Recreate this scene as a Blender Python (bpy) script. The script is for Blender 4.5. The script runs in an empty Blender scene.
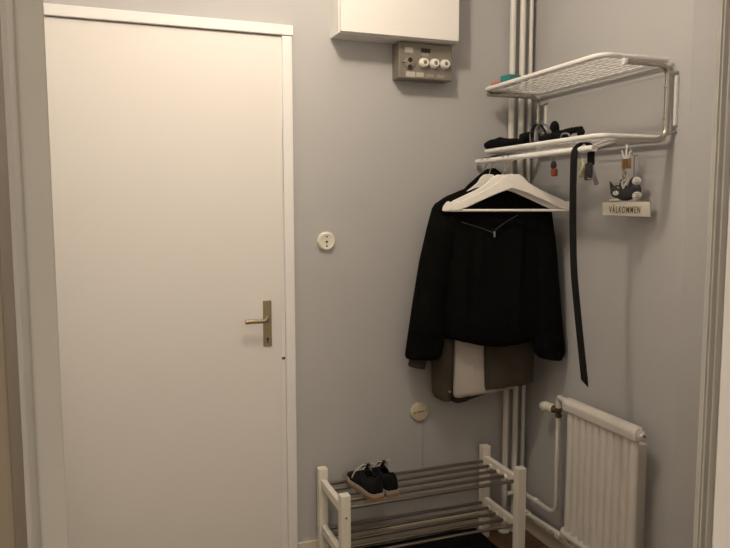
import bpy, bmesh, math, random
from mathutils import Vector, Matrix, noise
random.seed(7)
S = bpy.context.scene
COL = S.collection
PI = math.pi
V = Vector

# ------------------------------------------------------------------ camera
cam = bpy.data.objects.new('camera', bpy.data.cameras.new('camera'))
COL.objects.link(cam)
F = 695.4
cam.data.sensor_width = 36.0
cam.data.lens = 36.0 * F / 730.0
cam.data.clip_start = 0.02
PIT, YAW, ROL = 0.0985, -0.3561, -0.00186
fw = V((-math.sin(YAW)*math.cos(PIT), math.cos(YAW)*math.cos(PIT), -math.sin(PIT)))
rt = V((math.cos(YAW), math.sin(YAW), 0)); up = rt.cross(fw)
r2 = rt*math.cos(ROL) + up*math.sin(ROL); u2 = -rt*math.sin(ROL) + up*math.cos(ROL)
M = Matrix((( r2.x, u2.x, -fw.x), (r2.y, u2.y, -fw.y), (r2.z, u2.z, -fw.z))).to_4x4()
M.translation = V((-1.7447, -2.6171, 1.4119))
cam.matrix_world = M
S.camera = cam

# ------------------------------------------------------------------ world, lamps, exposure
w = bpy.data.worlds.new('world'); S.world = w; w.use_nodes = True
bg = w.node_tree.nodes['Background']; bg.inputs[0].default_value = (1.0, 0.85, 0.7, 1); bg.inputs[1].default_value = 0.01
def lamp(name, loc, watt, color, radius):
    l = bpy.data.lights.new(name, 'POINT'); l.energy = watt; l.color = color; l.shadow_soft_size = radius
    o = bpy.data.objects.new(name, l); COL.objects.link(o); o.location = loc
    return o
HALL_L = (-1.18, -0.87, 2.56)
lamp('hall_ceiling_light', HALL_L, 23.5, (1.0, 0.842, 0.69), 0.06)
lamp('next_room_light', (-1.5, -4.8, 1.9), 72, (1.0, 0.85, 0.68), 0.35)
S.view_settings.view_transform = 'Standard'
S.view_settings.look = 'None'
S.view_settings.gamma = 1.0
S.view_settings.use_curve_mapping = False
S.view_settings.exposure = 0.30

# ------------------------------------------------------------------ materials
def mat(name, col, rough=0.5, metal=0.0, noise_amt=0.0, nscale=8.0, bump=0.0, bscale=200.0, spec=None, sheen=0.0, stretch=None):
    m = bpy.data.materials.new(name); m.use_nodes = True
    nt = m.node_tree; b = nt.nodes['Principled BSDF']
    b.inputs['Base Color'].default_value = (*col, 1); b.inputs['Roughness'].default_value = rough
    b.inputs['Metallic'].default_value = metal
    if spec is not None: b.inputs['Specular IOR Level'].default_value = spec
    if sheen: b.inputs['Sheen Weight'].default_value = sheen
    tc = nt.nodes.new('ShaderNodeTexCoord'); src = tc.outputs['Object']
    if stretch:
        mp = nt.nodes.new('ShaderNodeMapping'); mp.inputs['Scale'].default_value = stretch
        nt.links.new(src, mp.inputs[0]); src = mp.outputs[0]
    if noise_amt:
        n = nt.nodes.new('ShaderNodeTexNoise'); n.inputs['Scale'].default_value = nscale; n.inputs['Detail'].default_value = 5
        nt.links.new(src, n.inputs['Vector'])
        cr = nt.nodes.new('ShaderNodeValToRGB')
        cr.color_ramp.elements[0].position = 0.3; cr.color_ramp.elements[1].position = 0.7
        cr.color_ramp.elements[0].color = (*[c*(1-noise_amt) for c in col], 1)
        cr.color_ramp.elements[1].color = (*[min(1, c*(1+noise_amt)) for c in col], 1)
        nt.links.new(n.outputs['Fac'], cr.inputs[0]); nt.links.new(cr.outputs[0], b.inputs['Base Color'])
    if bump:
        n = nt.nodes.new('ShaderNodeTexNoise'); n.inputs['Scale'].default_value = bscale; n.inputs['Detail'].default_value = 3
        nt.links.new(src, n.inputs['Vector'])
        bp = nt.nodes.new('ShaderNodeBump'); bp.inputs['Strength'].default_value = bump; bp.inputs['Distance'].default_value = 0.002
        nt.links.new(n.outputs['Fac'], bp.inputs['Height']); nt.links.new(bp.outputs[0], b.inputs['Normal'])
    return m

WALL   = mat('grey_wallpaper', (0.44, 0.436, 0.430), 0.8, noise_amt=0.025, nscale=3, bump=0.25, bscale=160)
CEIL   = mat('white_ceiling', (0.82, 0.82, 0.80), 0.9, bump=0.1)
DOORP  = mat('white_door_paint', (0.72, 0.70, 0.665), 0.6, noise_amt=0.012, nscale=2, bump=0.04, bscale=60)
TRIM   = mat('white_trim_paint', (0.76, 0.75, 0.73), 0.4, bump=0.05, bscale=50)
JAMB   = mat('grey_frame_paint', (0.56, 0.55, 0.51), 0.45, noise_amt=0.03, nscale=12, bump=0.1, bscale=60)
JAMBD  = mat('rebate_shade_brown', (0.24, 0.20, 0.15), 0.5, noise_amt=0.04, nscale=12)  # frame colour darkened to brown to stand in for shade in the rebate
BASEB  = mat('cream_baseboard_paint', (0.60, 0.54, 0.43), 0.45, noise_amt=0.05, nscale=9)
ENAMEL = mat('white_enamel', (0.76, 0.75, 0.72), 0.3, bump=0.03, bscale=80)
RADP   = mat('white_radiator_paint', (0.66, 0.63, 0.58), 0.35, noise_amt=0.03, nscale=6)
PIPEP  = mat('white_pipe_paint', (0.68, 0.66, 0.61), 0.38, noise_amt=0.03, nscale=14)
CHROME = mat('worn_chrome', (0.42, 0.395, 0.36), 0.25, metal=1.0, noise_amt=0.06, nscale=60)
STEEL  = mat('dark_steel_rod', (0.30, 0.265, 0.225), 0.3, metal=1.0, noise_amt=0.05, nscale=30)
BRASS  = mat('dull_brass', (0.33, 0.27, 0.17), 0.42, metal=0.9, noise_amt=0.08, nscale=50)
BRASSD = mat('dark_brass', (0.16, 0.12, 0.07), 0.4, metal=0.9)
RACKW  = mat('white_painted_wood', (0.74, 0.71, 0.62), 0.45, noise_amt=0.03, nscale=10, bump=0.05, stretch=(8, 8, 1))
HANGW  = mat('white_hanger_wood', (0.79, 0.76, 0.70), 0.42, noise_amt=0.02, nscale=10)
BLACKF = mat('black_fleece', (0.0045, 0.0043, 0.004), 0.98, noise_amt=0.3, nscale=90, bump=0.8, bscale=240, spec=0.08)
BLACKC = mat('black_knit', (0.006, 0.006, 0.0065), 0.95, bump=0.8, bscale=300, spec=0.12)
BLACKL = mat('black_leather', (0.005, 0.0045, 0.004), 0.7, bump=0.3, bscale=260, spec=0.2)
BLACKP = mat('black_plastic', (0.010, 0.010, 0.011), 0.35)
GREYP  = mat('grey_plastic', (0.17, 0.17, 0.175), 0.4)
OLIVE  = mat('dark_olive_cotton', (0.052, 0.042, 0.030), 0.85, noise_amt=0.12, nscale=14, bump=0.4, bscale=400, spec=0.2)
LINING = mat('beige_coat_lining', (0.44, 0.40, 0.36), 0.7, noise_amt=0.03, nscale=10, bump=0.3, bscale=60)
CORD   = mat('dark_green_cord', (0.018, 0.035, 0.020), 0.6)
FUSEM  = mat('grey_brown_metal', (0.21, 0.19, 0.155), 0.5, metal=0.25, noise_amt=0.06, nscale=25)
PORC   = mat('white_porcelain', (0.78, 0.76, 0.70), 0.2)
LABELM = mat('pale_sticker', (0.44, 0.41, 0.35), 0.6, noise_amt=0.12, nscale=220)
LABELD = mat('worn_sticker', (0.28, 0.255, 0.21), 0.6, noise_amt=0.2, nscale=220)
SOCKW  = mat('cream_plastic', (0.74, 0.70, 0.60), 0.35)
SOCKD  = mat('yellowed_plastic', (0.56, 0.49, 0.36), 0.45, noise_amt=0.05, nscale=60)
HOLE   = mat('dark_hole', (0.015, 0.012, 0.010), 0.8)
GUM    = mat('gum_rubber', (0.26, 0.15, 0.075), 0.6, noise_amt=0.1, nscale=60)
SOLEW  = mat('off_white_rubber', (0.36, 0.32, 0.26), 0.6)
SUEDE  = mat('black_suede', (0.008, 0.008, 0.009), 0.9, bump=0.5, bscale=300, spec=0.2)
LACE   = mat('off_white_lace', (0.55, 0.52, 0.46), 0.8, bump=0.4, bscale=700)
MATM   = mat('black_rug_pile', (0.006, 0.0065, 0.008), 1.0, bump=1.0, bscale=300, spec=0.1)
TEAL   = mat('teal_card', (0.03, 0.20, 0.19), 0.45)
CORAL  = mat('coral_card', (0.62, 0.20, 0.13), 0.5)
ORANGE = mat('orange_red_plastic', (0.27, 0.05, 0.02), 0.35)
LIME   = mat('lime_plastic', (0.33, 0.36, 0.08), 0.4)
SIGNW  = mat('cream_painted_board', (0.70, 0.66, 0.57), 0.55, noise_amt=0.03, nscale=30)
INK    = mat('brown_ink', (0.12, 0.085, 0.045), 0.7)
CATB   = mat('black_glaze', (0.012, 0.012, 0.013), 0.35)
CATW   = mat('white_glaze', (0.66, 0.63, 0.58), 0.35)
TAN    = mat('tan_wood_bead', (0.26, 0.145, 0.055), 0.45, noise_amt=0.15, nscale=90)
SILVER = mat('silver_metal', (0.6, 0.6, 0.6), 0.3, metal=1.0)
def floor_mat():
    m = mat('oak_parquet', (0.26, 0.15, 0.075), 0.4); nt = m.node_tree; b = nt.nodes['Principled BSDF']
    tc = nt.nodes.new('ShaderNodeTexCoord')
    br = nt.nodes.new('ShaderNodeTexBrick'); br.inputs['Scale'].default_value = 1.0
    br.inputs['Brick Width'].default_value = 0.6; br.inputs['Row Height'].default_value = 0.07; br.inputs['Mortar Size'].default_value = 0.0012
    br.inputs['Color1'].default_value = (0.25, 0.14, 0.065, 1); br.inputs['Color2'].default_value = (0.17, 0.09, 0.04, 1); br.inputs['Mortar'].default_value = (0.05, 0.03, 0.015, 1)
    nt.links.new(tc.outputs['Object'], br.inputs['Vector'])
    mp = nt.nodes.new('ShaderNodeMapping'); mp.inputs['Scale'].default_value = (3, 40, 3); nt.links.new(tc.outputs['Object'], mp.inputs[0])
    n = nt.nodes.new('ShaderNodeTexNoise'); n.inputs['Scale'].default_value = 2; n.inputs['Detail'].default_value = 6; nt.links.new(mp.outputs[0], n.inputs['Vector'])
    mx = nt.nodes.new('ShaderNodeMixRGB'); mx.blend_type = 'MULTIPLY'; mx.inputs[0].default_value = 0.6
    nt.links.new(br.outputs['Color'], mx.inputs[1]); nt.links.new(n.outputs['Color'], mx.inputs[2]); nt.links.new(mx.outputs[0], b.inputs['Base Color'])
    return m
FLOORM = floor_mat()

# ------------------------------------------------------------------ helpers
def wloc(o):
    p = V((0, 0, 0))
    while o is not None: p = p + V(o.location); o = o.parent
    return p
def tag(o, label=None, cat=None, group=None, kind=None):
    if label: o['label'] = label
    if cat: o['category'] = cat
    if group: o['group'] = group
    if kind: o['kind'] = kind
    return o
def thing(name, loc, label, cat, group=None):
    o = bpy.data.objects.new(name, None); COL.objects.link(o); o.location = loc; o.empty_display_size = 0.05
    return tag(o, label, cat, group)
def obj(name, bm, m, parent=None, loc=None, smooth=True, bevel=0, sub=0, ang=40):
    """bm is in world coordinates; the object's origin is its parent's, or loc"""
    o = bpy.data.objects.new(name, None if bm is None else bpy.data.meshes.new(name))
    org = wloc(parent) if parent is not None else V(loc if loc else (0, 0, 0))
    for v in bm.verts: v.co -= org
    bmesh.ops.recalc_face_normals(bm, faces=bm.faces)
    bm.to_mesh(o.data); bm.free()
    for p in o.data.polygons: p.use_smooth = smooth
    if smooth and not sub:
        e = o.modifiers.new('es', 'EDGE_SPLIT'); e.split_angle = math.radians(ang)
    if bevel:
        b = o.modifiers.new('bev', 'BEVEL'); b.width = bevel; b.segments = 2; b.limit_method = 'ANGLE'
        o.modifiers.move(len(o.modifiers)-1, 0)
    if sub:
        b = o.modifiers.new('sub', 'SUBSURF'); b.levels = sub; b.render_levels = sub
    o.data.materials.append(m)
    COL.objects.link(o)
    if parent is not None: o.parent = parent
    else: o.location = org
    return o
def B(): return bmesh.new()
def box(bm, a, b, rz=0, piv=None):
    a, b = V(a), V(b); c = (a+b)/2; s = b-a
    mt = Matrix.Translation(c) @ Matrix.Diagonal((abs(s.x), abs(s.y), abs(s.z), 1))
    r = bmesh.ops.create_cube(bm, size=1, matrix=mt)
    if rz:
        p = V(piv) if piv else c
        bmesh.ops.rotate(bm, verts=r['verts'], cent=p, matrix=Matrix.Rotation(rz, 3, 'Z'))
    return r['verts']
def smooth_path(pts, n=6):
    P = [V(p) for p in pts]; out = []
    for i in range(len(P)-1):
        p0 = P[max(i-1, 0)]; p1 = P[i]; p2 = P[i+1]; p3 = P[min(i+2, len(P)-1)]
        for k in range(n):
            t = k/n
            out.append(0.5*((2*p1)+(-p0+p2)*t+(2*p0-5*p1+4*p2-p3)*t*t+(-p0+3*p1-3*p2+p3)*t**3))
    out.append(P[-1]); return out
def fillet(pts, r, n=5, closed=False):
    P = [V(p) for p in pts]; out = []; N = len(P)
    for i in range(N):
        if not closed and i in (0, N-1): out.append(P[i]); continue
        a, b, c = P[i-1], P[i], P[(i+1) % N]
        d1 = (a-b); d2 = (c-b); rr = min(r, d1.length*.49, d2.length*.49)
        s = b+d1.normalized()*rr; e = b+d2.normalized()*rr
        for k in range(n+1):
            t = k/n; out.append(s*(1-t)**2 + b*2*t*(1-t) + e*t*t)
    return out
def tube(bm, pts, r, seg=10, closed=False, caps=True, flat=None, upv=None):
    P = [V(p) for p in pts]; n = len(P); rings = []
    prev = None
    for i, p in enumerate(P):
        if closed: t = P[(i+1) % n]-P[i-1]
        else: t = P[min(i+1, n-1)]-P[max(i-1, 0)]
        t.normalize()
        if prev is None:
            u = V(upv) if upv else (V((0, 0, 1)) if abs(t.z) < 0.9 else V((1, 0, 0)))
        else: u = prev
        u = (u-t*u.dot(t)); u.normalize(); prev = u; s = t.cross(u)
        rr = r(i/(n-1)) if callable(r) else r
        ru, rs = (rr, rr) if flat is None else flat
        rings.append([bm.verts.new(p+u*math.cos(2*PI*k/seg)*ru+s*math.sin(2*PI*k/seg)*rs) for k in range(seg)])
    m = n if closed else n-1
    for i in range(m):
        A, C = rings[i], rings[(i+1) % n]
        for k in range(seg): bm.faces.new((A[k], A[(k+1) % seg], C[(k+1) % seg], C[k]))
    if caps and not closed:
        bm.faces.new(rings[0][::-1]); bm.faces.new(rings[-1])
def lathe(bm, o, axis, prof, seg=24):
    """prof: list of (distance along axis, radius)"""
    o = V(o); ax = V(axis).normalized(); u = ax.orthogonal().normalized(); s = ax.cross(u); R = []
    for h, r in prof:
        R.append([bm.verts.new(o+ax*h+(u*math.cos(2*PI*k/seg)+s*math.sin(2*PI*k/seg))*max(r, 1e-5)) for k in range(seg)])
    for i in range(len(R)-1):
        for k in range(seg): bm.faces.new((R[i][k], R[i][(k+1) % seg], R[i+1][(k+1) % seg], R[i+1][k]))
    bm.faces.new(R[0][::-1]); bm.faces.new(R[-1])
def prism(bm, pts, a, b):
    """pts: polygon in 3D, extruded by vector b-a (pts are taken at a)"""
    d = V(b)-V(a); A = [bm.verts.new(V(p)) for p in pts]; C = [bm.verts.new(V(p)+d) for p in pts]
    bm.faces.new(A[::-1]); bm.faces.new(C); n = len(A)
    for i in range(n): bm.faces.new((A[i], A[(i+1) % n], C[(i+1) % n], C[i]))
def ellipsoid(bm, c, r, rot=None, seg=20):
    mt = Matrix.Translation(V(c)) @ (rot.to_4x4() if rot else Matrix.Identity(4)) @ Matrix.Diagonal((*r, 1))
    bmesh.ops.create_uvsphere(bm, u_segments=seg, v_segments=seg//2+2, radius=1, matrix=mt)
def struct(name, bm, m, **k):
    o = obj(name, bm, m, smooth=False, **k); o['kind'] = 'structure'; return o
def frame_of(P0, ang):
    a = math.radians(ang); d = V((math.cos(a), -math.sin(a), 0)); n = V((-math.sin(a), -math.cos(a), 0))  # n faces the camera side
    P0 = V((P0[0], P0[1], 0))
    return lambda s, z, t=0: P0+d*s+n*t+V((0, 0, z))

# ------------------------------------------------------------------ setting
FZ = -0.04; CZ = 2.7
bm = B(); box(bm, (-3.6, -5.2, FZ-.05), (1.6, .1, FZ)); struct('floor', bm, FLOORM)
bm = B(); box(bm, (-3.6, -5.2, CZ), (1.6, .1, CZ+.05)); struct('ceiling', bm, CEIL)
DX0, DX1 = -1.985, -1.064      # outer casing edges of the entrance door
bm = B()
box(bm, (-2.12, 0, FZ), (DX0+.02, .12, CZ)); box(bm, (DX1-.012, 0, FZ), (.15, .12, CZ)); box(bm, (DX0+.02, 0, 2.06), (DX1-.012, .12, CZ))
struct('wall_back', bm, WALL)
bm = B()
prism(bm, [(0, .0, FZ), (0, -.875, FZ), (.075, -1.0, FZ), (.075, -1.9, FZ), (.2, -1.9, FZ), (.2, 0, FZ)], (0, 0, FZ), (0, 0, CZ))
struct('wall_right', bm, WALL)
bm = B(); box(bm, (-2.2, -1.9, FZ), (-2.08, 0, CZ)); struct('wall_left', bm, CEIL)
# the wall with the opening the picture is taken through
bm = B()
box(bm, (-2.2, -2.0, FZ), (-1.86, -1.9, CZ)); box(bm, (-.93, -2.0, FZ), (.2, -1.9, CZ)); box(bm, (-1.86, -2.0, 2.12), (-.93, -1.9, CZ))
struct('wall_front', bm, CEIL)
# room behind the camera
bm = B()
box(bm, (-3.6, -5.2, FZ), (-3.5, -2.0, CZ)); box(bm, (.4, -5.2, FZ), (.5, -2.0, CZ)); box(bm, (-3.6, -5.3, FZ), (.5, -5.2, CZ))
box(bm, (-3.6, -2.0, FZ), (-2.2, -1.9, CZ)); box(bm, (.2, -2.0, FZ), (.5, -1.9, CZ))
struct('wall_next_room', bm, WALL)
# opening frame, left side: plan profile with rebates and rounded arrises
def plan(name, pts, m, z0, z1):
    bm = B(); prism(bm, [(x, y, z0) for x, y in pts], (0, 0, z0), (0, 0, z1)); return struct(name, bm, m, bevel=.003)
plan('trim_1', [(-1.788, -1.917), (-1.8115, -1.935), (-1.8089, -2.017), (-1.8135, -2.021), (-1.9, -2.021), (-1.9, -1.917)], JAMB, FZ, 2.12)
plan('trim_5', [(-1.8125, -2.0215), (-1.809, -2.117), (-1.9, -2.117), (-1.9, -2.0215)], JAMBD, FZ, 2.12)  # dark band of the left rebate, its shade put into the colour
plan('trim_2', [(-1.005, -1.917), (-1.009, -1.927), (-1.027, -1.945), (-1.025, -1.947), (-1.040, -1.962), (-1.0365, -1.967), (-1.068, -1.997), (-1.066, -2.002), (-.98, -2.01), (-.92, -1.99), (-.92, -1.917)], JAMB, FZ, 2.12)
plan('trim_3', [(-1.103, -2.037), (-1.00, -2.050), (-.85, -2.050), (-.85, -2.0), (-.92, -2.0), (-1.06, -2.008)], TRIM, FZ, 2.12)
bm = B(); box(bm, (-1.87, -2.03, 2.06), (-.93, -1.9, 2.12)); struct('trim_4', bm, JAMB)

# entrance door
dr = thing('door_1', (-1.53, 0, FZ), 'tall smooth white entrance door in the back wall', 'door'); dr['kind'] = 'structure'
bm = B()
pts = [(-1.94, FZ+.01), (-1.134, FZ+.01), (-1.101, 2.038), (-1.94, 2.038)]
prism(bm, [(x, .028, z) for x, z in pts], (0, .028, 0), (0, -.012, 0)); obj('door_leaf', bm, DOORP, dr, smooth=False, bevel=.0015)
bm = B()
box(bm, (-1.135, -.006, FZ), (-1.104, .06, 2.036)); box(bm, (-1.98, .0, FZ), (-1.93, .06, 2.06))
box(bm, (-1.98, .012, 2.030), (-1.097, .06, 2.06)); obj('door_frame', bm, TRIM, dr, smooth=False)
bm = B(); box(bm, (-1.106, -.022, FZ), (-1.068, .0, 2.040)); obj('casing', bm, TRIM, dr, smooth=False, bevel=.003)
bm = B(); box(bm, (-2.0, -.026, 2.0415), (-1.064, .0, 2.079)); obj('casing', bm, TRIM, dr, smooth=False, bevel=.003)
bm = B(); box(bm, (-2.0, -.022, FZ), (-1.955, .0, 2.040)); obj('casing', bm, TRIM, dr, smooth=False, bevel=.003)
for z, m in ((1.074, PORC), (.820, BRASSD)):
    bm = B(); box(bm, (-1.121, -.0085, z-.006), (-1.1065, -.005, z+.004)); obj('strike_plate_edge', bm, m, dr, smooth=False)
hp = B(); box(hp, (-1.193, -.017, .872), (-1.160, -.0115, 1.05)); hp_o = obj('handle_plate', hp, BRASS, dr, smooth=False, bevel=.002)
bm = B(); lathe(bm, (-1.1765, -.017, .902), (0, -1, 0), [(0, .0045), (.0006, .0045)], 12); box(bm, (-1.1785, -.0176, .886), (-1.1745, -.017, .902)); obj('keyhole', bm, HOLE, hp_o, smooth=False)
bm = B(); lathe(bm, (-1.1765, -.016, .978), (0, -1, 0), [(0, .013), (.006, .013), (.008, .009), (.03, .0085)], 18)
tube(bm, smooth_path([(-1.1765, -.040, .979), (-1.188, -.050, .979), (-1.21, -.052, .977), (-1.235, -.052, .978), (-1.262, -.051, .977)], 5), lambda t: .0065+.0025*t, 12)
lathe(bm, (-1.262, -.051, .977), (-1, 0, 0), [(0, .009), (.004, .0085), (.006, .005)], 12)
obj('door_handle', bm, BRASS, dr)

bm = B(); box(bm, (DX1, -.014, FZ), (0, 0, .058)); struct('baseboard_back', bm, BASEB, bevel=.003)
bm = B(); box(bm, (-.026, -.875, FZ), (0, -.014, .022)); struct('baseboard_right', bm, BASEB, bevel=.003)

# ------------------------------------------------------------------ cabinet and fuse box
cb = thing('wall_cabinet', (-.665, 0, 2.047), 'plain white cabinet hung high on the grey wall above the fuse box', 'cabinet')
bm = B(); box(bm, (-.912, -.104, 2.047), (-.421, 0, 2.46)); obj('cabinet_body', bm, ENAMEL, cb, smooth=False, bevel=.0015)
bm = B(); box(bm, (-.909, -.122, 2.050), (-.4225, -.106, 2.46)); obj('cabinet_door', bm, DOORP, cb, smooth=False, bevel=.0015)

fb = thing('fuse_box', (-.54, 0, 1.907), 'grey-brown metal fuse box with three white fuses under the cabinet', 'fuse box')
fy = -.070
bm = B(); box(bm, (-.655, fy, 1.906), (-.424, 0, 2.044)); obj('fuse_box_body', bm, FUSEM, fb, smooth=False, bevel=.003)
for x in (-.551, -.505, -.459):
    bm = B(); lathe(bm, (x, fy+.001, 1.968), (0, -1, 0), [(0, .0195), (.008, .0195), (.014, .0172), (.020, .0160), (.023, .0125), (.0215, .0085)], 24)
    f = obj('fuse', bm, PORC, fb)
    bm = B(); lathe(bm, (x, fy-.0205, 1.968), (0, -1, 0), [(0, .008), (.0025, .0065)], 14); obj('fuse_window', bm, FUSEM, f)
bm = B(); lathe(bm, (-.609, fy+.001, 1.963), (0, -1, 0), [(0, .024), (.004, .024), (.0055, .022)], 24); dk = obj('empty_fuse_holder', bm, FUSEM, fb)
bm = B(); lathe(bm, (-.609, fy-.0045, 1.976), (0, -1, 0), [(0, .0095), (.0015, .009)], 14); lathe(bm, (-.609, fy-.0045, 1.948), (0, -1, 0), [(0, .0105), (.0015, .010)], 14)
obj('contact_hole', bm, HOLE, dk)
bm = B(); tube(bm, [(-.624, fy-.0045, 1.966), (-.645, fy-.0045, 1.963)], .0012, 6); obj('seal_wire', bm, HOLE, dk)
for x0, x1, z0, z1 in ((-.630, -.596, 2.004, 2.024), (-.626, -.586, 1.912, 1.932), (-.581, -.549, 1.914, 1.931), (-.537, -.505, 1.915, 1.927), (-.490, -.458, 1.915, 1.927), (-.558, -.528, 1.994, 2.006)):
    bm = B(); box(bm, (x0, fy-.0012, z0), (x1, fy+.001, z1)); o = obj('label_sticker', bm, LABELM if z1-z0 > .014 else LABELD, fb, smooth=False)
bm = B()
for k in range(3): box(bm, (-.560+k*.0135, fy-.003, 2.009), (-.549+k*.0135, fy+.001, 2.024))
obj('indicator_window', bm, HOLE, fb, smooth=False)

# ------------------------------------------------------------------ round wall fittings
so = thing('wall_socket', (-.9355, 0, 1.272), 'round white wall socket with three dark holes, beside the door', 'socket')
bm = B(); lathe(bm, (-.9355, .001, 1.272), (0, -1, 0), [(0, .037), (.008, .0375), (.013, .035), (.016, .030), (.0145, .024), (.0135, .012)], 40); obj('cover_plate', bm, SOCKW, so)
for dz, r in ((.018, .0032), (-.002, .0042), (-.019, .0032)):
    bm = B(); lathe(bm, (-.9355, -.0125, 1.272+dz), (0, -1, 0), [(0, r), (.0035, r)], 12); obj('socket_hole', bm, HOLE, so)
jb = thing('wall_cover_plate', (-.5275, 0, .543), 'yellowed round blank cover plate low on the wall, under the coats', 'cover plate')
bm = B(); lathe(bm, (-.5275, .001, .543), (0, -1, 0), [(0, .041), (.007, .0415), (.011, .039), (.0125, .034), (.0135, .010)], 40); obj('cover_plate', bm, SOCKD, jb)
for dx, dz in ((-.026, -.002), (.026, .003)):
    bm = B(); lathe(bm, (-.5275+dx, -.011, .543+dz), (0, -1, 0), [(0, .0035), (.003, .0035)], 12); obj('screw', bm, BRASS, jb)
bm = B(); box(bm, (-.543, -.0142, .5425), (-.513, -.0125, .5475), ); obj('slot', bm, BRASS, jb, smooth=False)
bm = B(); tube(bm, [(-.512, -.003, .503), (-.510, -.003, .36), (-.509, -.003, .06)], .0022, 8)
o = obj('wall_cable', bm, WALL, loc=(-.51, 0, .06)); tag(o, 'thin grey painted cable running down the wall from the yellowed cover plate', 'cable')

# ------------------------------------------------------------------ pipes in the corner
for x, y, r, lab in ((-.124, -.035, .0125, 'white vertical heating pipe, leftmost of the three in the corner'),
                     (-.077, -.036, .0125, 'white vertical heating pipe, middle of the three in the corner'),
                     (-.032, -.030, .0085, 'thin white vertical pipe right in the corner of the two walls')):
    p = thing('heating_pipe', (x, y, FZ), lab, 'pipe', 'vertical pipes in the corner')
    bm = B(); tube(bm, [(x, y, FZ), (x, y, CZ)], r, 20); obj('pipe', bm, PIPEP, p)
    if r > .01:
        bm = B(); lathe(bm, (x, y, FZ), (0, 0, 1), [(0, .026), (.006, .025), (.009, .016)], 20); obj('floor_collar', bm, PIPEP, p)
# supply pipe to the valve
up_ = thing('radiator_supply_pipe', (-.04, -.12, .13), 'white pipe rising from the corner to the radiator thermostat valve', 'pipe')
bm = B(); tube(bm, fillet([(-.120, -.052, .138), (-.05, -.052, .142), (-.05, -.31, .142), (-.05, -.31, .58)], .05, 8), .0095, 14); obj('pipe', bm, PIPEP, up_)
bm = B(); tube(bm, [(-.05, -.155, .142), (-.05, -.185, .142)], .0135, 14); obj('coupling', bm, PIPEP, up_)
dn = thing('radiator_return_pipe', (-.04, -.12, .055), 'white horizontal pipe low on the right wall, leading to the radiator bottom', 'pipe')
bm = B(); tube(bm, fillet([(-.078, -.052, .052), (-.047, -.052, .055), (-.047, -.40, .072)], .03, 6), .0095, 14); obj('pipe', bm, PIPEP, dn)
for y0, y1, r in ((-.085, -.115, .013), (-.262, -.285, .0155), (-.318, -.345, .0155)):
    bm = B(); tube(bm, [(-.047, y0, .06), (-.047, y1, .06+(y0-y1)*.05)], r, 6); obj('coupling', bm, PIPEP, dn)

# ------------------------------------------------------------------ radiator
ra = thing('radiator', (-.06, -.62, .10), 'white fluted panel radiator on the right wall below the keys', 'radiator')
Y0, Y1 = -.412, -.797; RZ0, RZ1 = .105, .664
bm = B()
N = 10; pit = (Y0-Y1)/N; prof = []
for k in range(N):
    y = Y0-k*pit
    prof += [(-.082, y), (-.082, y-pit*.10), (-.090, y-pit*.24), (-.0925, y-pit*.45), (-.0925, y-pit*.65), (-.090, y-pit*.88)]
prof += [(-.082, Y1)]
poly = [(x, y) for x, y in prof] + [(-.076, Y1), (-.076, Y0)]
prism(bm, [(x, y, RZ0) for x, y in poly], (0, 0, RZ0), (0, 0, RZ1-.045))
obj('fluted_panel', bm, RADP, ra, smooth=False, bevel=.002)
bm = B(); prism(bm, [(-.066, Y0+.012, RZ1-.05), (-.101, Y0+.012, RZ1-.05), (-.103, Y0+.012, RZ1-.016), (-.092, Y0+.012, RZ1), (-.066, Y0+.012, RZ1)], (0, Y0+.012, 0), (0, Y1-.004, 0))
obj('top_channel', bm, RADP, ra, smooth=False, bevel=.006)
bm = B(); tube(bm, [(-.078, Y0+.012, RZ0+.012), (-.078, Y1-.006, RZ0+.012)], .03, 8, flat=(.022, .020)); obj('bottom_channel', bm, RADP, ra, smooth=False, bevel=.004)
for y in (Y0-.06, Y1+.06):
    bm = B(); box(bm, (-.065, y-.015, .2), (-.001, y+.015, .58)); obj('wall_bracket', bm, RADP, ra, smooth=False)
bm = B(); lathe(bm, (-.078, Y1-.006, RZ1-.026), (0, -1, 0), [(0, .018), (.006, .018), (.007, .012), (.016, .012), (.017, .006)], 8); pl = obj('plug', bm, PIPEP, ra)
bm = B(); lathe(bm, (-.078, Y1-.022, RZ1-.026), (0, -1, 0), [(0, .005), (.002, .005)], 10); obj('bleed_valve', bm, BRASSD, pl)
# valve and thermostat head
bm = B(); tube(bm, fillet([(-.050, -.31, .592), (-.050, -.31, .638), (-.078, Y0-.01, .640)], .02, 6), .012, 14); obj('inlet_elbow', bm, RADP, ra)
va = B(); lathe(va, (-.050, -.31, .553), (0, 0, 1), [(0, .012), (.003, .015), (.012, .015), (.014, .011), (.024, .012), (.026, .016), (.038, .016), (.042, .011)], 8); vo = obj('valve', va, BRASSD, ra)
bm = B(); lathe(bm, (-.050, -.300, .582), (-.12, 1, -.05), [(0, .011), (.008, .015), (.020, .0155), (.023, .012)], 16); obj('valve_nut', bm, BRASSD, vo)
bm = B(); lathe(bm, (-.0525, -.278, .581), (-.12, 1, -.05), [(0, .014), (.004, .018), (.030, .0195), (.034, .018), (.037, .0205), (.052, .0205), (.056, .0175), (.066, .0165), (.070, .010)], 18); th = obj('thermostat_head', bm, SOCKW, ra)

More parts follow.
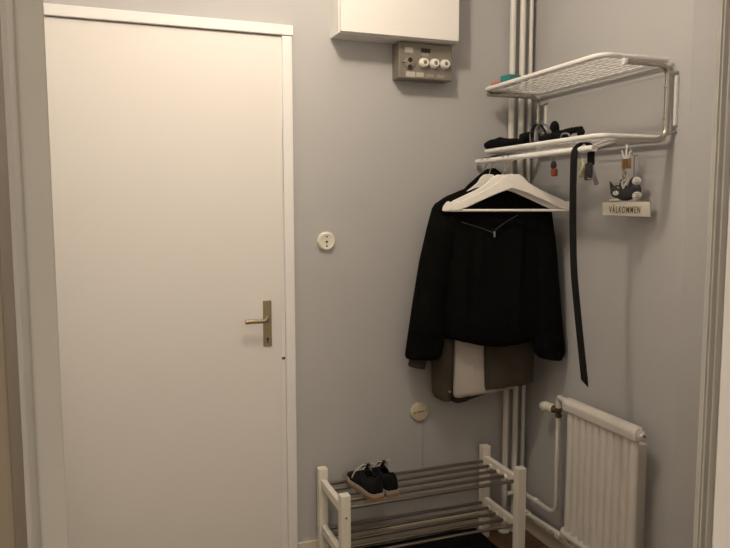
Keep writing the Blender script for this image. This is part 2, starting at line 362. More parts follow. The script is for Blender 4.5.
# ------------------------------------------------------------------ hat rack
hr = thing('hat_rack', (0, -.44, 1.6), 'white wire hat rack with chrome brackets on the right wall above the coats', 'hat rack')
def wire_shelf(z, ypad=0.0):
    xf, xb, ya, yb = -.283, -.026, -.088, -.798
    bm = B()
    c = .02
    tube(bm, fillet([(xb, ya, z), (xf, ya, z), (xf, yb+c, z), (xf+c*1.2, yb, z), (xb, yb, z)], .028, 6), .0085, 12)
    fr = obj('shelf_frame', bm, ENAMEL, hr)
    bm = B(); n = 9
    for k in range(n):
        x = xf+.020+k*(xb-xf-.03)/(n-1)
        y1 = yb if x > xf+c*1.2 else yb+c*(1-(x-xf)/(c*1.2))
        tube(bm, [(x, ya, z-.003), (x, y1, z-.003)], .0023, 6)
    m_ = 14
    for k in range(1, m_):
        y = ya+k*(yb-ya)/m_
        x0 = xf if y > yb+c else xf+c*1.2*(yb+c-y)/c
        tube(bm, [(x0, y, z-.0065), (xb, y, z-.0065)], .0012, 6)
    tube(bm, [(xb, ya, z-.004), (xb, yb, z-.004)], .0075, 10)
    obj('wire_grid', bm, ENAMEL, fr)
wire_shelf(1.877); wire_shelf(1.629)
for y, xe in ((-.811, -.205), (-.092, -.272)):
    bm = B(); tube(bm, fillet([(xe, y, 1.859), (-.030, y, 1.859), (-.030, y, 1.620), (-.17, y, 1.614), (-.24, y, 1.608), (-.278, y+(.025 if y < -.5 else -.0), 1.592)], .045, 7), .0095, 14); br = obj('bracket', bm, CHROME, hr)
    if y < -.5:
        bm = B(); tube(bm, [(xe-.006, y, 1.859), (xe+.004, y, 1.859)], .0105, 14); obj('end_cap', bm, ENAMEL, br)
    for z in (1.79, 1.69):
        bm = B(); lathe(bm, (-.030, y, z), (-1, 0, 0), [(.007, .0045), (.012, .0045), (.013, .003)], 8); obj('screw', bm, CHROME, br)
    ws = y-.012 if y < -.5 else y-.02
    bm = B(); box(bm, (-.012, ws-.0055, 1.665), (0, ws+.0055, 1.825)); obj('wall_strip', bm, ENAMEL, hr, smooth=False, bevel=.003)
    for z in (1.835, 1.648):
        bm = B(); tube(bm, [(-.03, y, z-.008), (-.001, ws, z)], .0055, 8); obj('wall_mount', bm, CHROME, hr)
bm = B(); tube(bm, [(-.278, -.020, 1.592), (-.278, -.770, 1.592)], .0105, 16); obj('clothes_rail', bm, ENAMEL, hr)

# things on the rack's shelves
bm = B(); box(bm, (-.25, -.205, 1.8845), (-.19, -.15, 1.922), .15); o = obj('small_box', bm, TEAL, loc=(-.21, -.18, 1.8845), smooth=False, bevel=.003); tag(o, 'small teal box on the top shelf of the hat rack, at its far end', 'box')
bm = B(); box(bm, (-.262, -.138, 1.8845), (-.20, -.092, 1.905), -.1); o = obj('card_packet', bm, CORAL, loc=(-.23, -.115, 1.8845), smooth=False, bevel=.004); tag(o, 'coral pink packet lying beside the small teal box on the top shelf', 'packet')

def lumpy(bm, pts, r, seg=14, amp=.2, sc=40, seed=0, flat=None):
    n0 = len(bm.verts)
    tube(bm, smooth_path(pts, 5), r, seg, flat=flat)
    bm.verts.ensure_lookup_table()
    for v in bm.verts[n0:]:
        d = noise.noise(v.co*sc+V((seed, 0, 0)))
        v.co += V((noise.noise(v.co*sc+V((seed, 9, 0))), noise.noise(v.co*sc+V((3, seed, 0))), d))*amp*.02
ZS = 1.638
gl = thing('glove', (-.24, -.2, ZS), 'black knit glove lying flat at the far end of the lower rack shelf', 'glove')
bm = B(); lumpy(bm, [(-.268, -.085, ZS+.016), (-.258, -.13, ZS+.018), (-.25, -.19, ZS+.021), (-.24, -.25, ZS+.017)], lambda t: (.012+.010*math.sin(PI*min(1, t*1.1+.1))), 14, .25, 30, 1)
lumpy(bm, [(-.23, -.10, ZS+.016), (-.225, -.16, ZS+.018), (-.235, -.22, ZS+.018)], lambda t: .017, 12, .25, 30, 5)
obj('glove_palm', bm, BLACKC, gl, ang=180)
for k in range(4):
    x = -.265+k*.019
    bm = B(); lumpy(bm, [(x, -.225, ZS+.014), (x+.004, -.27, ZS+.019), (x+.010, -.315-.01*math.sin(k), ZS+.014)], lambda t: .0115-.002*t, 10, .1, 40, k); obj('finger', bm, BLACKC, gl, ang=180)
bm = B(); lumpy(bm, [(-.21, -.13, ZS+.014), (-.19, -.17, ZS+.016), (-.185, -.20, ZS+.012)], lambda t: .011, 10, .1, 40, 8); obj('thumb', bm, BLACKC, gl, ang=180)
em = thing('ear_muffs', (-.22, -.43, ZS), 'black ear muffs with grey band and one round pad raised, on lower rack shelf', 'ear muffs')
for q in (0, .028):
    bm = B(); tube(bm, smooth_path([(-.262, -.398-q, ZS+.004), (-.255, -.388-q, ZS+.045), (-.25, -.41-q, ZS+.066), (-.245, -.437-q, ZS+.055), (-.24, -.465-q, ZS+.016)], 6), .005, 8, flat=(.009, .0035)); obj('head_band', bm, GREYP if q else BLACKP, em)
bm = B(); ellipsoid(bm, (-.215, -.468, ZS+.046), (.016, .021, .030)); pd = obj('ear_pad', bm, BLACKC, em)
bm = B(); tube(bm, smooth_path([(-.25, -.445, ZS+.03), (-.232, -.462, ZS+.030), (-.222, -.464, ZS+.036)], 4), .0055, 8); obj('arm', bm, BLACKP, em)
bm = B(); lumpy(bm, [(-.255, -.325, ZS+.022), (-.25, -.36, ZS+.028), (-.245, -.395, ZS+.024)], lambda t: .019, 12, .2, 40, 3); obj('ear_pad', bm, BLACKC, em, ang=180)
sc = thing('scarf', (-.23, -0.542, ZS), 'black crumpled scarf on the lower rack shelf, right of the ear muffs', 'scarf')
bm = B(); lumpy(bm, [(-.25, -0.472, ZS+.012), (-.235, -0.502, ZS+.024), (-.225, -0.542, ZS+.026), (-.215, -0.572, ZS+.030), (-.215, -0.612, ZS+.032), (-.225, -0.637, ZS+.018), (-.24, -0.644, ZS+.010)], lambda t: .0105, 12, .25, 45, 2)
lumpy(bm, [(-.26, -0.452, ZS+.010), (-.25, -0.502, ZS+.012), (-.24, -0.552, ZS+.014), (-.22, -0.572, ZS+.012)], lambda t: .0115, 12, .25, 45, 6)
obj('scarf_roll', bm, BLACKC, sc, ang=180)
bm = B(); tube(bm, smooth_path([(-.252, -0.557, ZS+.006), (-.255, -0.572, ZS+.018), (-.252, -0.597, ZS+.016), (-.25, -0.607, ZS+.004)], 5), .003, 8); obj('cord', bm, GREYP, sc)

# ------------------------------------------------------------------ coat hangers
def make_hanger(P0, ang, label, off=0, sc=1, dz=0):
    f0 = frame_of(P0, ang); f = lambda s, z, t=0: f0(s*sc+off, z+dz+(0 if sc == 1 else (1-sc)*(1.53-z)*-.3), t)
    t = thing('coat_hanger', (P0[0], P0[1], 1.592), label, 'coat hanger', 'white wooden coat hangers on the rail')
    up_ = [(0, 1.530), (.022, 1.529), (.040, 1.518), (.058, 1.497), (.10, 1.472), (.15, 1.448), (.19, 1.429), (.199, 1.422), (.203, 1.427), (.213, 1.426), (.226, 1.410), (.2315, 1.394), (.228, 1.388)]
    lo = [(.205, 1.388), (.15, 1.413), (.10, 1.437), (.05, 1.459), (.0, 1.476)]
    pts = up_+lo
    pts = pts + [(-s, z) for s, z in reversed(pts) if s > 0.0005]
    bm = B(); th = .0085
    prism(bm, [f(s, z, -th) for s, z in pts], (0, 0, 0), f(0, 0, th)-f(0, 0, -th)); b = obj('hanger_body', bm, HANGW, t, smooth=False, bevel=.003)
    bm = B(); tube(bm, [f(-.222, 1.391), f(.222, 1.391)], .0052, 12); obj('trouser_bar', bm, HANGW, t)
    bm = B(); pp = [(off*.9, 1.524+dz), (off*.3, 1.551)] + [(.0165*math.sin(a), 1.5895-.0165*math.cos(a)) for a in [math.radians(d) for d in range(20, 256, 18)]]
    a90 = ang
    # hook opens across the rail (rail runs along y): build it in the x-z plane
    tube(bm, [V((P0[0]+s, P0[1], z)) for s, z in pp], .0017, 8); obj('hook', bm, CHROME, t)
    return t
h1 = make_hanger((-.278, -.248), 27, 'empty white wooden coat hanger in front of the black jacket, nearest but one', -.014)
h2 = make_hanger((-.278, -.284), 27, 'empty white wooden coat hanger nearest the belt, frontmost on the rail', .008, 1.01)
h3 = make_hanger((-.278, -.135), 22, 'white wooden coat hanger inside the black fleece jacket, only its neck showing', -.01, .78, .006)
h4 = make_hanger((-.278, -.085), 16, 'white wooden coat hanger carrying the dark olive coat, at the rail end', -.01, .7, -.03)

# ------------------------------------------------------------------ garments
def interp(rows, z):
    for a, b in zip(rows, rows[1:]):
        if a[0] >= z >= b[0]:
            t = (a[0]-z)/(a[0]-b[0]) if a[0] != b[0] else 0
            return [x*(1-t)+y*t for x, y in zip(a, b)]
    return rows[-1] if z < rows[-1][0] else rows[0]
def loft(bm, f, rows, steps=40, seg=36, fold=.006, fs=28, seed=0, hem=None, p=2.6):
    """rows: (z, sL, sR, depth_half, t_centre) top to bottom"""
    R = []
    for i in range(steps+1):
        z = rows[0][0]+(rows[-1][0]-rows[0][0])*i/steps
        _, sl, sr, d, tc = interp(rows, z); cx = (sl+sr)/2; hw = (sr-sl)/2; ring = []
        for k in range(seg):
            a = 2*PI*k/seg; ca, sa = math.cos(a), math.sin(a)
            x = math.copysign(abs(ca)**(2/p), ca); y = math.copysign(abs(sa)**(2/2.2), sa)
            s = cx+hw*x; g = min(1, (rows[0][0]-z)*6)
            w = fold*g*(math.sin(s*fs*3+seed+z*3)+.7*math.sin(s*fs*5.3+seed*2-z*5))*abs(sa)
            w += fold*.8*noise.noise(V((s*9, z*7, seed)))
            zz = z+(hem(s)*max(0, (i/steps-.75)/.25) if hem else 0)
            ring.append(bm.verts.new(f(s, zz, tc+y*d+w)))
        R.append(ring)
    for i in range(steps):
        for k in range(seg): bm.faces.new((R[i][k], R[i][(k+1) % seg], R[i+1][(k+1) % seg], R[i+1][k]))
    bm.faces.new(R[0][::-1]); bm.faces.new(R[-1])
# olive coat behind
CF = frame_of((-.30, -.105), 15)
ct = thing('coat', (-.28, -.10, 1.5), 'long dark olive coat with beige lining hanging behind the black jacket', 'coat')
bm = B(); loft(bm, CF, [(1.43, -.06, .08, .02, -.018), (1.36, -.17, .19, .024, -.018), (1.1, -.205, .205, .026, -.018), (.80, -.195, .205, .026, -.018), (.655, -.17, .19, .022, -.014), (.632, -.14, .17, .014, -.010)], fold=.003, seed=3, hem=lambda s: -.047*math.exp(-((s+.085)/.07)**2)+.016*(s-.05)/.1*(s > .05)); obj('back_panel', bm, OLIVE, ct)
bm = B(); loft(bm, CF, [(.93, -.118, .16, .012, .018), (.80, -.116, .17, .020, .014), (.70, -.116, .17, .022, .012), (.635, -.116, .155, .018, .012), (.626, -.108, .14, .012, .012)], fold=.004, seed=8, hem=lambda s: -.012*math.exp(-((s+.09)/.05)**2)+.014*(s > .0)*s/.1); obj('lining', bm, LINING, ct)
bm = B(); loft(bm, CF, [(1.30, .01, .205, .016, .028), (1.1, .005, .215, .014, .034), (.80, .008, .218, .014, .038), (.672, .013, .220, .012, .038), (.658, .018, .214, .008, .038)], fold=.003, seed=5, hem=lambda s: .012*(s-.1)/.1); obj('front_panel', bm, OLIVE, ct)
bm = B(); loft(bm, CF, [(1.30, -.205, -.05, .016, .02), (1.1, -.212, -.10, .018, .028), (.80, -.212, -.116, .018, .03), (.64, -.205, -.122, .016, .028), (.612, -.185, -.126, .012, .030), (.604, -.16, -.13, .008, .030)], fold=.003, seed=6); fp = obj('front_panel', bm, OLIVE, ct)
bm = B(); q = CF(-.136, .648, .046); lathe(bm, q, CF(0, 0, 1)-CF(0, 0, 0), [(0, .0045), (.003, .0045), (.004, .003)], 12); obj('snap_button', bm, SILVER, fp)
JF = frame_of((-.30, -.165), 23)
# coat sleeve ends in an olive cuff showing under the jacket sleeve
def slv(bm, f, pts, dep, seed, steps=26, seg=22, fold=.006):
    """pts: (sL, zL, sR, zR, t) pairs of edge points from shoulder to cuff"""
    R = []; n = len(pts)-1
    for i in range(steps+1):
        u = i/steps*n; k = min(int(u), n-1); t = u-k
        a = [x*(1-t)+y*t for x, y in zip(pts[k], pts[k+1])]
        L = V((a[0], a[1])); Rr = V((a[2], a[3])); d = dep(i/steps); ring = []
        for j in range(seg):
            an = 2*PI*j/seg; q = L+(Rr-L)*(.5-.5*math.cos(an))
            w = fold*noise.noise(V((q.x*12, q.y*14, seed+an)))+fold*.5*math.sin(i*1.3+seed+an)
            ring.append(bm.verts.new(f(q.x, q.y, a[4]+math.sin(an)*d+w*abs(math.sin(an)))))
        R.append(ring)
    for i in range(steps):
        for j in range(seg): bm.faces.new((R[i][j], R[i][(j+1) % seg], R[i+1][(j+1) % seg], R[i+1][j]))
    bm.faces.new(R[0][::-1]); bm.faces.new(R[-1])
bm = B(); slv(bm, JF, [(-.21, 1.28, -.12, 1.28, -.045), (-.26, 1.15, -.18, 1.15, -.04), (-.316, .80, -.245, .79, .005), (-.3235, .757, -.252, .743, .008)], lambda t: .022+.004*t, 11); obj('sleeve', bm, OLIVE, ct)
# black jacket
jk = thing('jacket', (-.28, -.16, 1.5), 'black fleece jacket with zip collar hanging in front of the olive coat', 'jacket')
bm = B(); loft(bm, JF, [(1.482, -.05, .06, .03, -.005), (1.452, -.13, .15, .042, 0), (1.425, -.175, .205, .048, 0), (1.395, -.205, .232, .052, 0), (1.34, -.215, .240, .055, 0), (1.15, -.215, .235, .058, 0), (.95, -.205, .225, .058, 0), (.862, -.19, .205, .052, 0), (.848, -.18, .19, .040, 0)],
             steps=48, seg=48, fold=.006, seed=1, hem=lambda s: .014*math.cos((s-.03)*-15+PI)+.008); obj('jacket_body', bm, BLACKF, jk)
bm = B(); slv(bm, JF, [(-.10, 1.478, -.04, 1.36, 0), (-.175, 1.447, -.10, 1.30, .0), (-.227, 1.412, -.13, 1.22, .004), (-.250, 1.325, -.15, 1.14, .010), (-.280, 1.19, -.165, 1.05, .018), (-.306, 1.027, -.172, .95, .024), (-.329, .861, -.176, .86, .028), (-.337, .803, -.188, .802, .028), (-.332, .792, -.200, .788, .028)], lambda t: .03+.018*math.sin(PI*min(t*1.2, 1))+.012*t, 2); obj('sleeve', bm, BLACKF, jk)
bm = B(); slv(bm, JF, [(.06, 1.36, .12, 1.46, 0), (.12, 1.30, .20, 1.432, 0), (.15, 1.22, .245, 1.404, .002), (.165, 1.14, .263, 1.29, .004), (.175, 1.05, .275, 1.19, .006), (.18, .95, .290, 1.029, .008), (.182, .87, .309, .865, .010), (.188, .815, .314, .815, .010), (.205, .797, .300, .785, .010)], lambda t: .026+.012*math.sin(PI*min(t*1.2, 1))+.010*t, 4); obj('sleeve', bm, BLACKF, jk)
HF = frame_of((-.268, -.095), 23)
bm = B(); slv(bm, HF, [(-.17, 1.40, -.05, 1.38, 0), (-.125, 1.445, -.02, 1.43, 0), (-.085, 1.492, .01, 1.46, 0), (-.045, 1.528, .045, 1.50, 0), (-.005, 1.560, .055, 1.530, 0), (.025, 1.563, .057, 1.535, 0)], lambda t: .030+.008*math.sin(PI*t), 6, fold=.008); obj('hood', bm, BLACKF, jk)
bm = B(); tube(bm, smooth_path([JF(-.118, 1.346, .060), JF(-.085, 1.336, .064), JF(-.04, 1.322, .066), JF(-.01, 1.311, .068), JF(.006, 1.306, .069), JF(.02, 1.318, .068), JF(.05, 1.342, .067), JF(.105, 1.374, .062)], 5), .0016, 8); obj('neck_cord', bm, CORD, jk)
bm = B(); q0 = JF(.012, 1.308, .072)
tube(bm, [q0, q0-V((0, 0, .008))], .0035, 8); tube(bm, [q0-V((0, 0, .008)), q0-V((0, 0, .022))], .0045, 8, flat=(.0035, .0055)); obj('zip_pull', bm, SILVER, jk)

# ------------------------------------------------------------------ belt
be = thing('belt', (-.278, -.69, 1.6), 'long black leather belt looped over the rail and hanging almost to the radiator', 'belt')
bw = .0145; dvx = V((.80, -.60, 0))
def strap(bm, pts, wd, wv, th=.0018):
    L = []
    for i, p in enumerate(pts):
        p = V(p); t = (V(pts[min(i+1, len(pts)-1)])-V(pts[max(i-1, 0)])).normalized(); n = t.cross(wv).normalized()
        ww = wd[i] if isinstance(wd, list) else wd
        L.append([bm.verts.new(p+wv*a*ww+n*b*th) for a, b in ((-1, -1), (1, -1), (1, 1), (-1, 1))])
    for i in range(len(L)-1):
        for k in range(4): bm.faces.new((L[i][k], L[i][(k+1) % 4], L[i+1][(k+1) % 4], L[i+1][k]))
    bm.faces.new(L[0][::-1]); bm.faces.new(L[-1])
wv = V((.62, -.78, 0)).normalized()
front = [(-.296, -0.695, 1.36), (-.2955, -0.691, 1.50), (-.2945, -0.691, 1.575), (-.289, -0.694, 1.598), (-.281, -0.710, 1.612), (-.268, -0.725, 1.610), (-.2595, -0.730, 1.596), (-.258, -0.730, 1.575), (-.2575, -0.730, 1.54)]
pts = [(-.281, -0.762, .826), (-.284, -0.746, .92), (-.289, -0.722, 1.07), (-.293, -0.704, 1.2)] + front
bm = B(); strap(bm, smooth_path(pts, 6), bw*.76, wv)
for v in bm.verts:                                              # the strap's end is cut to a slanted point
    if v.co.z < .83: v.co.z += -.016*((v.co-V((-.281, -.762, 0))).dot(wv)/bw)
obj('strap', bm, BLACKL, be)
bm = B(); box(bm, (-.264, -.738, 1.505), (-.254, -.706, 1.548)); obj('buckle', bm, BLACKP, be, smooth=False, bevel=.004)

# ------------------------------------------------------------------ keys
def ring(bm, c, r, w, nrm):
    n = V(nrm).normalized(); u = n.orthogonal().normalized(); s = n.cross(u)
    tube(bm, [V(c)+u*math.cos(2*PI*k/20)*r+s*math.sin(2*PI*k/20)*r for k in range(20)], w, 6, closed=True)
def key_hook(parent, x, y, z1, w=.004):
    bm = B(); z0 = z1-.030
    tube(bm, smooth_path([(x, y, z1), (x, y, z0+.008), (x-.006, y+.003, z0), (x-.012, y+.005, z0+.006), (x-.012, y+.005, z0+.012)], 4), w*.5, 8); obj('hook', bm, ENAMEL, parent)
k1 = thing('key_fob', (-.15, -.388, 1.62), 'small orange and black key fob on a hook left of the belt', 'key fob')
key_hook(k1, -.150, -.388, 1.624)
bm = B(); ring(bm, (-.160, -.388, 1.585), .011, .001, (.6, .6, 0)); tube(bm, [(-.158, -.39, 1.575), (-.152, -.405, 1.588)], .002, 6); obj('key_ring', bm, SILVER, k1)
bm = B(); ellipsoid(bm, (-.158, -.388, 1.561), (.010, .013, .017)); obj('fob_top', bm, BLACKP, k1)
bm = B(); box(bm, (-.166, -.404, 1.518), (-.148, -.380, 1.548), .3); obj('fob_body', bm, ORANGE, k1, smooth=False, bevel=.006)
k2 = thing('key_bunch', (-.15, -.58, 1.62), 'bunch of keys with lime tag and grey fob, right of the belt', 'keys')
key_hook(k2, -.150, -.575, 1.624)
bm = B(); ring(bm, (-.160, -.575, 1.583), .013, .0012, (.6, .6, 0)); obj('key_ring', bm, SILVER, k2)
bm = B(); box(bm, (-.167, -.571, 1.508), (-.162, -.552, 1.562), .5); obj('tag', bm, LIME, k2, smooth=False, bevel=.002)
bm = B(); tube(bm, smooth_path([(-.165, -.566, 1.572), (-.168, -.578, 1.55), (-.170, -.566, 1.525), (-.170, -.562, 1.512)], 5), .004, 8, flat=(.003, .006)); obj('lanyard', bm, SIGNW, k2)
bm = B(); box(bm, (-.160, -.602, 1.497), (-.150, -.572, 1.540), .3); box(bm, (-.156, -.600, 1.560), (-.146, -.578, 1.592), .3); obj('fob', bm, BLACKP, k2, smooth=False, bevel=.005)
bm = B(); prism(bm, [(-.158, -.585, 1.562), (-.158, -.605, 1.564), (-.158, -.645, 1.482), (-.158, -.625, 1.478)], (0, 0, 0), (.006, .003, 0)); obj('key', bm, GREYP, k2, smooth=False, bevel=.0015)
bm = B(); tube(bm, [(-.156, -.605, 1.545), (-.150, -.632, 1.560)], .0022, 6); obj('key', bm, SILVER, k2)
bm = B(); tube(bm, [(-.158, -.568, 1.505), (-.158, -.612, 1.502)], .0028, 6); obj('key', bm, SILVER, k2)

# ------------------------------------------------------------------ hanging welcome sign with cat
A_ = V((-.097, -.597, 0)); E_ = V((-.031, -.755, 0)); sd = (E_-A_).normalized(); SLn = (E_-A_).length
sn = V((sd.y, -sd.x, 0));  sn = -sn if sn.dot(V((-1, -1, 0))) < 0 else sn
SF = lambda s, z, t=0: A_+sd*s+sn*t+V((0, 0, z))
sg = thing('welcome_sign', (-.065, -.67, 1.62), 'small cream sign reading VÄLKOMMEN with a black and white cat on top', 'sign')
bm = B(); prism(bm, [SF(0, 1.421, -.004), SF(SLn, 1.422, -.004), SF(SLn+.003, 1.371, -.004), SF(.002, 1.376, -.004)], (0, 0, 0), sn*.008); bd = obj('sign_board', bm, SIGNW, sg, smooth=False, bevel=.0012)
tx = bpy.data.curves.new('lettering', 'FONT'); tx.body = 'VÄLKOMMEN'; tx.align_x = 'CENTER'; tx.align_y = 'CENTER'; tx.size = .036; tx.extrude = .0004; tx.offset = .0002; tx.space_character = 1.28
to = bpy.data.objects.new('tmp', tx); COL.objects.link(to); bpy.context.view_layer.update()
me = bpy.data.meshes.new_from_object(to.evaluated_get(bpy.context.evaluated_depsgraph_get())); bpy.data.objects.remove(to)
xs = [v.co.x for v in me.vertices]; wx = max(xs)-min(xs); ys = [v.co.y for v in me.vertices]; cy = (min(ys)+max(ys))/2
bm = B(); bm.from_mesh(me)
for v in bm.verts:
    x, y, z = v.co; x = (x-(min(xs)+wx/2))/wx*.112; v.co = SF(SLn*.485+x, 1.3975+(y-cy)*.92, .0047+z)
lt = obj('lettering', bm, INK, bd, smooth=False)
# cat lying on the board
cat = B()
def sell(bm, s, z, t, rs, rz, rt, tilt=0):
    R = Matrix((sd, V((0, 0, 1)), sn)).transposed() @ Matrix.Rotation(tilt, 3, 'Z')
    ellipsoid(bm, SF(s, z, t), (rs, rz, rt), R, 20)
sell(cat, .088, 1.452, 0, .040, .026, .009, .15); sell(cat, .113, 1.462, 0, .025, .026, .009, 0)
sell(cat, .052, 1.458, .002, .024, .022, .010, .2)
for s0, s1, s2 in ((.029, .025, .042), (.056, .066, .072)):
    z1 = 1.494 if s0 < .05 else 1.500
    prism(cat, [SF(s0, 1.463, -.003), SF(s2, 1.474, -.003), SF(s1 if s0 < .05 else s1, z1, -.003)], (0, 0, 0), sn*.008)
tube(cat, smooth_path([SF(.098, 1.470, 0), SF(.104, 1.492, 0), SF(.112, 1.500, 0)], 4), .008, 10)
ca = obj('cat_figure', cat, CATB, sg)
bm = B(); sell(bm, .052, 1.452, .010, .0115, .009, .004); obj('muzzle', bm, CATW, ca)
bm = B(); sell(bm, .052, 1.456, .0138, .003, .002, .0015); sell(bm, .044, 1.470, .0115, .0022, .0028, .0015); obj('nose', bm, TAN, ca)
for s, z, rs, rz in ((.045, 1.4275, .021, .006), (.124, 1.443, .016, .016), (.122, 1.492, .017, .014)):
    bm = B(); sell(bm, s, z, .002, rs, rz, .010); pw = obj('paw', bm, CATW, ca)
    if s > .1:
        bm = B()
        for q in (-.006, 0, .006): sell(bm, s+.004, z+q, .0105, .009, .0011, .0018)
        obj('stripe', bm, CATB, pw)
bm = B(); tube(bm, smooth_path([SF(.072, 1.49, .01), SF(.080, 1.468, .012), SF(.088, 1.485, .012), SF(.096, 1.505, .006)], 5), .0026, 8); tube(bm, [SF(.072, 1.490, .01), SF(.088, 1.500, .006)], .0026, 8); obj('collar_cord', bm, LACE, ca)
bm = B()
for k in range(7):
    ring(bm, SF(.079+.004*math.sin(k*2), 1.490+k*.0075, .006), .0052, .0014, sn if k % 2 else sd)
obj('chain', bm, BRASS, sg)
bm = B()
for q in (-.011, 0, .011): tube(bm, [SF(.083+q, 1.535, .002), SF(.083+q, 1.569, .002)], .0055, 10)
obj('wooden_bead', bm, TAN, sg)
bm = B()
for q in (-.011, .0, .011): tube(bm, smooth_path([SF(.083+q*.5, 1.568, .004), SF(.083+q*1.1, 1.585, .004), SF(.083+q*1.5, 1.598, .004)], 4), .0036, 8)
tube(bm, [SF(.083, 1.568, 0), SF(.083, 1.624, 0)], .0035, 8)
obj('hook', bm, ENAMEL, sg)
bm = B(); tube(bm, [SF(.108, 1.50, -.004), SF(.107, 1.575, -.006), SF(.118, 1.580, -.004)], .0018, 8); tube(bm, [SF(.107, 1.575, -.006), SF(.086, 1.60, 0)], .0012, 8); obj('hanging_wire', bm, GREYP, sg)

# ------------------------------------------------------------------ shoe rack
sr = thing('shoe_rack', (-.6, -.18, FZ), 'low white wooden shoe rack with two tiers of steel rods', 'shoe rack')
XL, XR, YB, YF = -.971, -.232, -.045, -.320; h = .0185; TOP = .372
for x in (XL, XR):
    for y in (YB, YF):
        bm = B(); box(bm, (x-h, y-h, FZ), (x+h, y+h, TOP)); obj('leg', bm, RACKW, sr, smooth=False, bevel=.003)
    for z in (.311, .126):
        bm = B(); box(bm, (x-.011, YF+h-.002, z-.016), (x+.011, YB-h+.002, z+.018)); rl = obj('side_rail', bm, RACKW, sr, smooth=False, bevel=.002)
bm = B(); lathe(bm, (XL, YF-h, .290), (0, -1, 0), [(-.002, .004), (.0008, .004)], 12); obj('screw', bm, BRASSD, sr)
rodm = None
for z in (.306, .121):
    for y in (-.055, -.114, -.173, -.232, -.291):
        bm = B(); tube(bm, [(XL+.008, y, z), (XR+.006, y, z)], .0068, 12); obj('rod', bm, STEEL, sr)
for z in (.306, .121):
    for y in (-.114, -.173, -.232):
        bm = B(); tube(bm, [(XR-.022, y, z-.004), (XR+.0, y, z-.004)], .0125, 12); obj('rod_socket', bm, RACKW, sr)

# black rug under the rack
bm = B(); box(bm, (-.93, -.50, FZ), (-.262, -.02, -.005)); bmesh.ops.subdivide_edges(bm, edges=bm.edges[:], cuts=10, use_grid_fill=True)
for v in bm.verts:
    if v.co.z > FZ+.005: v.co.z += .006*noise.noise(v.co*9)
o = obj('rug', bm, MATM, loc=(-.6, -.26, FZ), bevel=0); tag(o, 'thick black rug folded on the floor under the white shoe rack', 'rug')

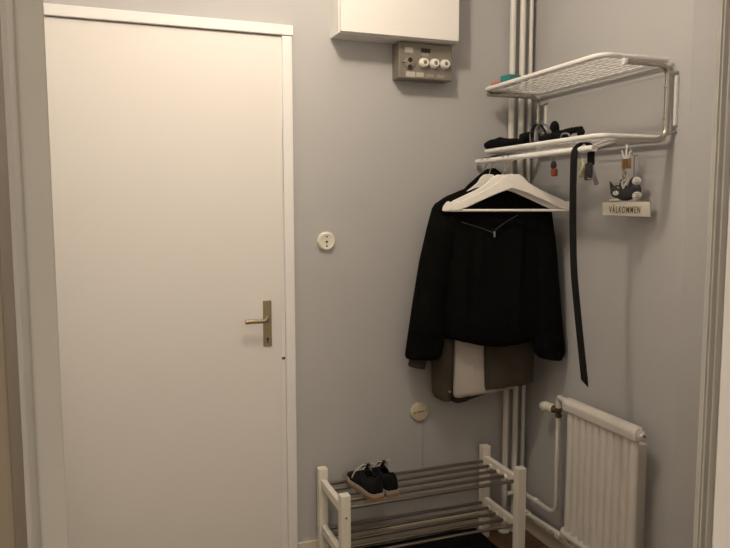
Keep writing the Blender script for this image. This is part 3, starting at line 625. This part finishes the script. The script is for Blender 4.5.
# ------------------------------------------------------------------ sneakers (toe along +y local, built at origin)
def make_sneaker(name, label):
    t = thing(name, (0, 0, 0), label, 'shoe', 'black sneakers on the shoe rack')
    # outline half widths along length: u from heel (0) to toe (.27)
    st = [(0, .020), (.012, .029), (.04, .034), (.08, .034), (.12, .036), (.16, .042), (.20, .045), (.235, .040), (.258, .028), (.27, .012)]
    def hw(u):
        for a, b in zip(st, st[1:]):
            if a[0] <= u <= b[0]:
                k = (u-a[0])/(b[0]-a[0]); k = k*k*(3-2*k); return a[1]*(1-k)+b[1]*k
        return st[-1][1]
    us = [0, .006, .02, .04, .07, .1, .13, .16, .19, .215, .235, .25, .262, .27]
    def slab(z0, z1, off, m, nm, par):
        bm = B(); out = [V((hw(u)+off, u+(off if u > .2 else -off if u < .02 else 0), 0)) for u in us]
        poly = out+[V((-p.x, p.y, 0)) for p in reversed(out)]
        prism(bm, [p+V((0, 0, z0)) for p in poly], (0, 0, z0), (0, 0, z1)); return obj(nm, bm, m, par, ang=35)
    so = slab(0, .014, .004, GUM, 'outsole', t); slab(.014, .026, .004, SOLEW, 'midsole', so)
    # upper: rings with an opening
    bm = B(); R = []; seg = 28
    for u in [0, .004, .012, .03, .055, .08, .10, .125, .15, .175, .20, .225, .245, .26, .268]:
        w_ = hw(u)
        top = .092 if u < .03 else .092-.018*(u-.03)/.05 if u < .08 else .074+.020*min(1, (u-.08)/.03) if u < .115 else max(.048, .094-.42*(u-.115)) if u < .22 else .048-(u-.22)*.3
        ring_ = []
        for k in range(seg+1):
            a = PI*k/seg                      # from +x side over the top to -x side
            px = math.cos(a); pz = math.sin(a)
            x = math.copysign(abs(px)**.62, px)*w_*(1-.32*pz**2*(top > .06)); z = .024+(top-.024)*abs(pz)**.75
            ring_.append(bm.verts.new(V((x, u, z))))
        R.append(ring_)
    for i in range(len(R)-1):
        for k in range(seg):
            u = R[i][k].co.y
            if .003 < u < .095 and 10 <= k <= 17: continue       # opening for the foot
            bm.faces.new((R[i][k], R[i][k+1], R[i+1][k+1], R[i+1][k]))
    bm.faces.new(R[0]); bm.faces.new(R[-1][::-1])
    up = obj('upper', bm, SUEDE, t, ang=60)
    sm = up.modifiers.new('so', 'SOLIDIFY'); sm.thickness = .004; sm.offset = -1
    bm = B(); ellipsoid(bm, (0, .065, .030), (.026, .06, .006)); obj('insole', bm, SOLEW, t)
    bm = B(); tube(bm, smooth_path([(0, .155, .074), (0, .125, .094), (0, .10, .112)], 5), .02, 10, flat=(.004, .020), upv=(0, .5, .8)); tg = obj('tongue', bm, SUEDE, t)
    bm = B(); tube(bm, [V((hw(u)+.0045, u, .026)) for u in us[8:]]+[V((-hw(u)-.0045, u, .026)) for u in reversed(us[8:])], .008, 8, flat=(.010, .003)); obj('toe_bumper', bm, SOLEW, t)
    bm = B()
    for q, (y, z) in enumerate(((.105, .101), (.12, .096), (.136, .089), (.152, .082), (.168, .075))):
        tube(bm, smooth_path([(-.020, y, z-.009), (-.008, y+.004, z+.002), (.008, y+.006, z+.002), (.020, y+.010, z-.009)], 4), .0032, 6)
    for s in (-1, 1):
        tube(bm, smooth_path([(0, .11, .103), (s*.012, .098, .112), (s*.028, .10, .112), (s*.024, .118, .104), (s*.004, .112, .103)], 5), .0022, 6)
        tube(bm, smooth_path([(0, .11, .104), (s*.026, .125, .098), (s*.040, .150, .072), (s*.047, .165, .045)], 5), .0030, 6)
    obj('laces', bm, LACE, t)
    return t
def copy_tree(o, parent=None):
    c = o.copy(); COL.objects.link(c)
    if parent is not None: c.parent = parent
    for ch in o.children: copy_tree(ch, c)
    return c
s1 = make_sneaker('sneaker', 'black sneaker with white laces and gum sole, left one on the shoe rack')
s2 = copy_tree(s1); s2['label'] = 'black sneaker with gum sole, right one of the pair on the shoe rack'
SZ = .3135
s1.location = (-.826, -.285, SZ); s1.rotation_euler = (0, 0, .10); s1.scale = (.9, .86, .98)
s2.location = (-.762, -.276, SZ); s2.rotation_euler = (0, 0, .05); s2.scale = (.9, .86, .98)
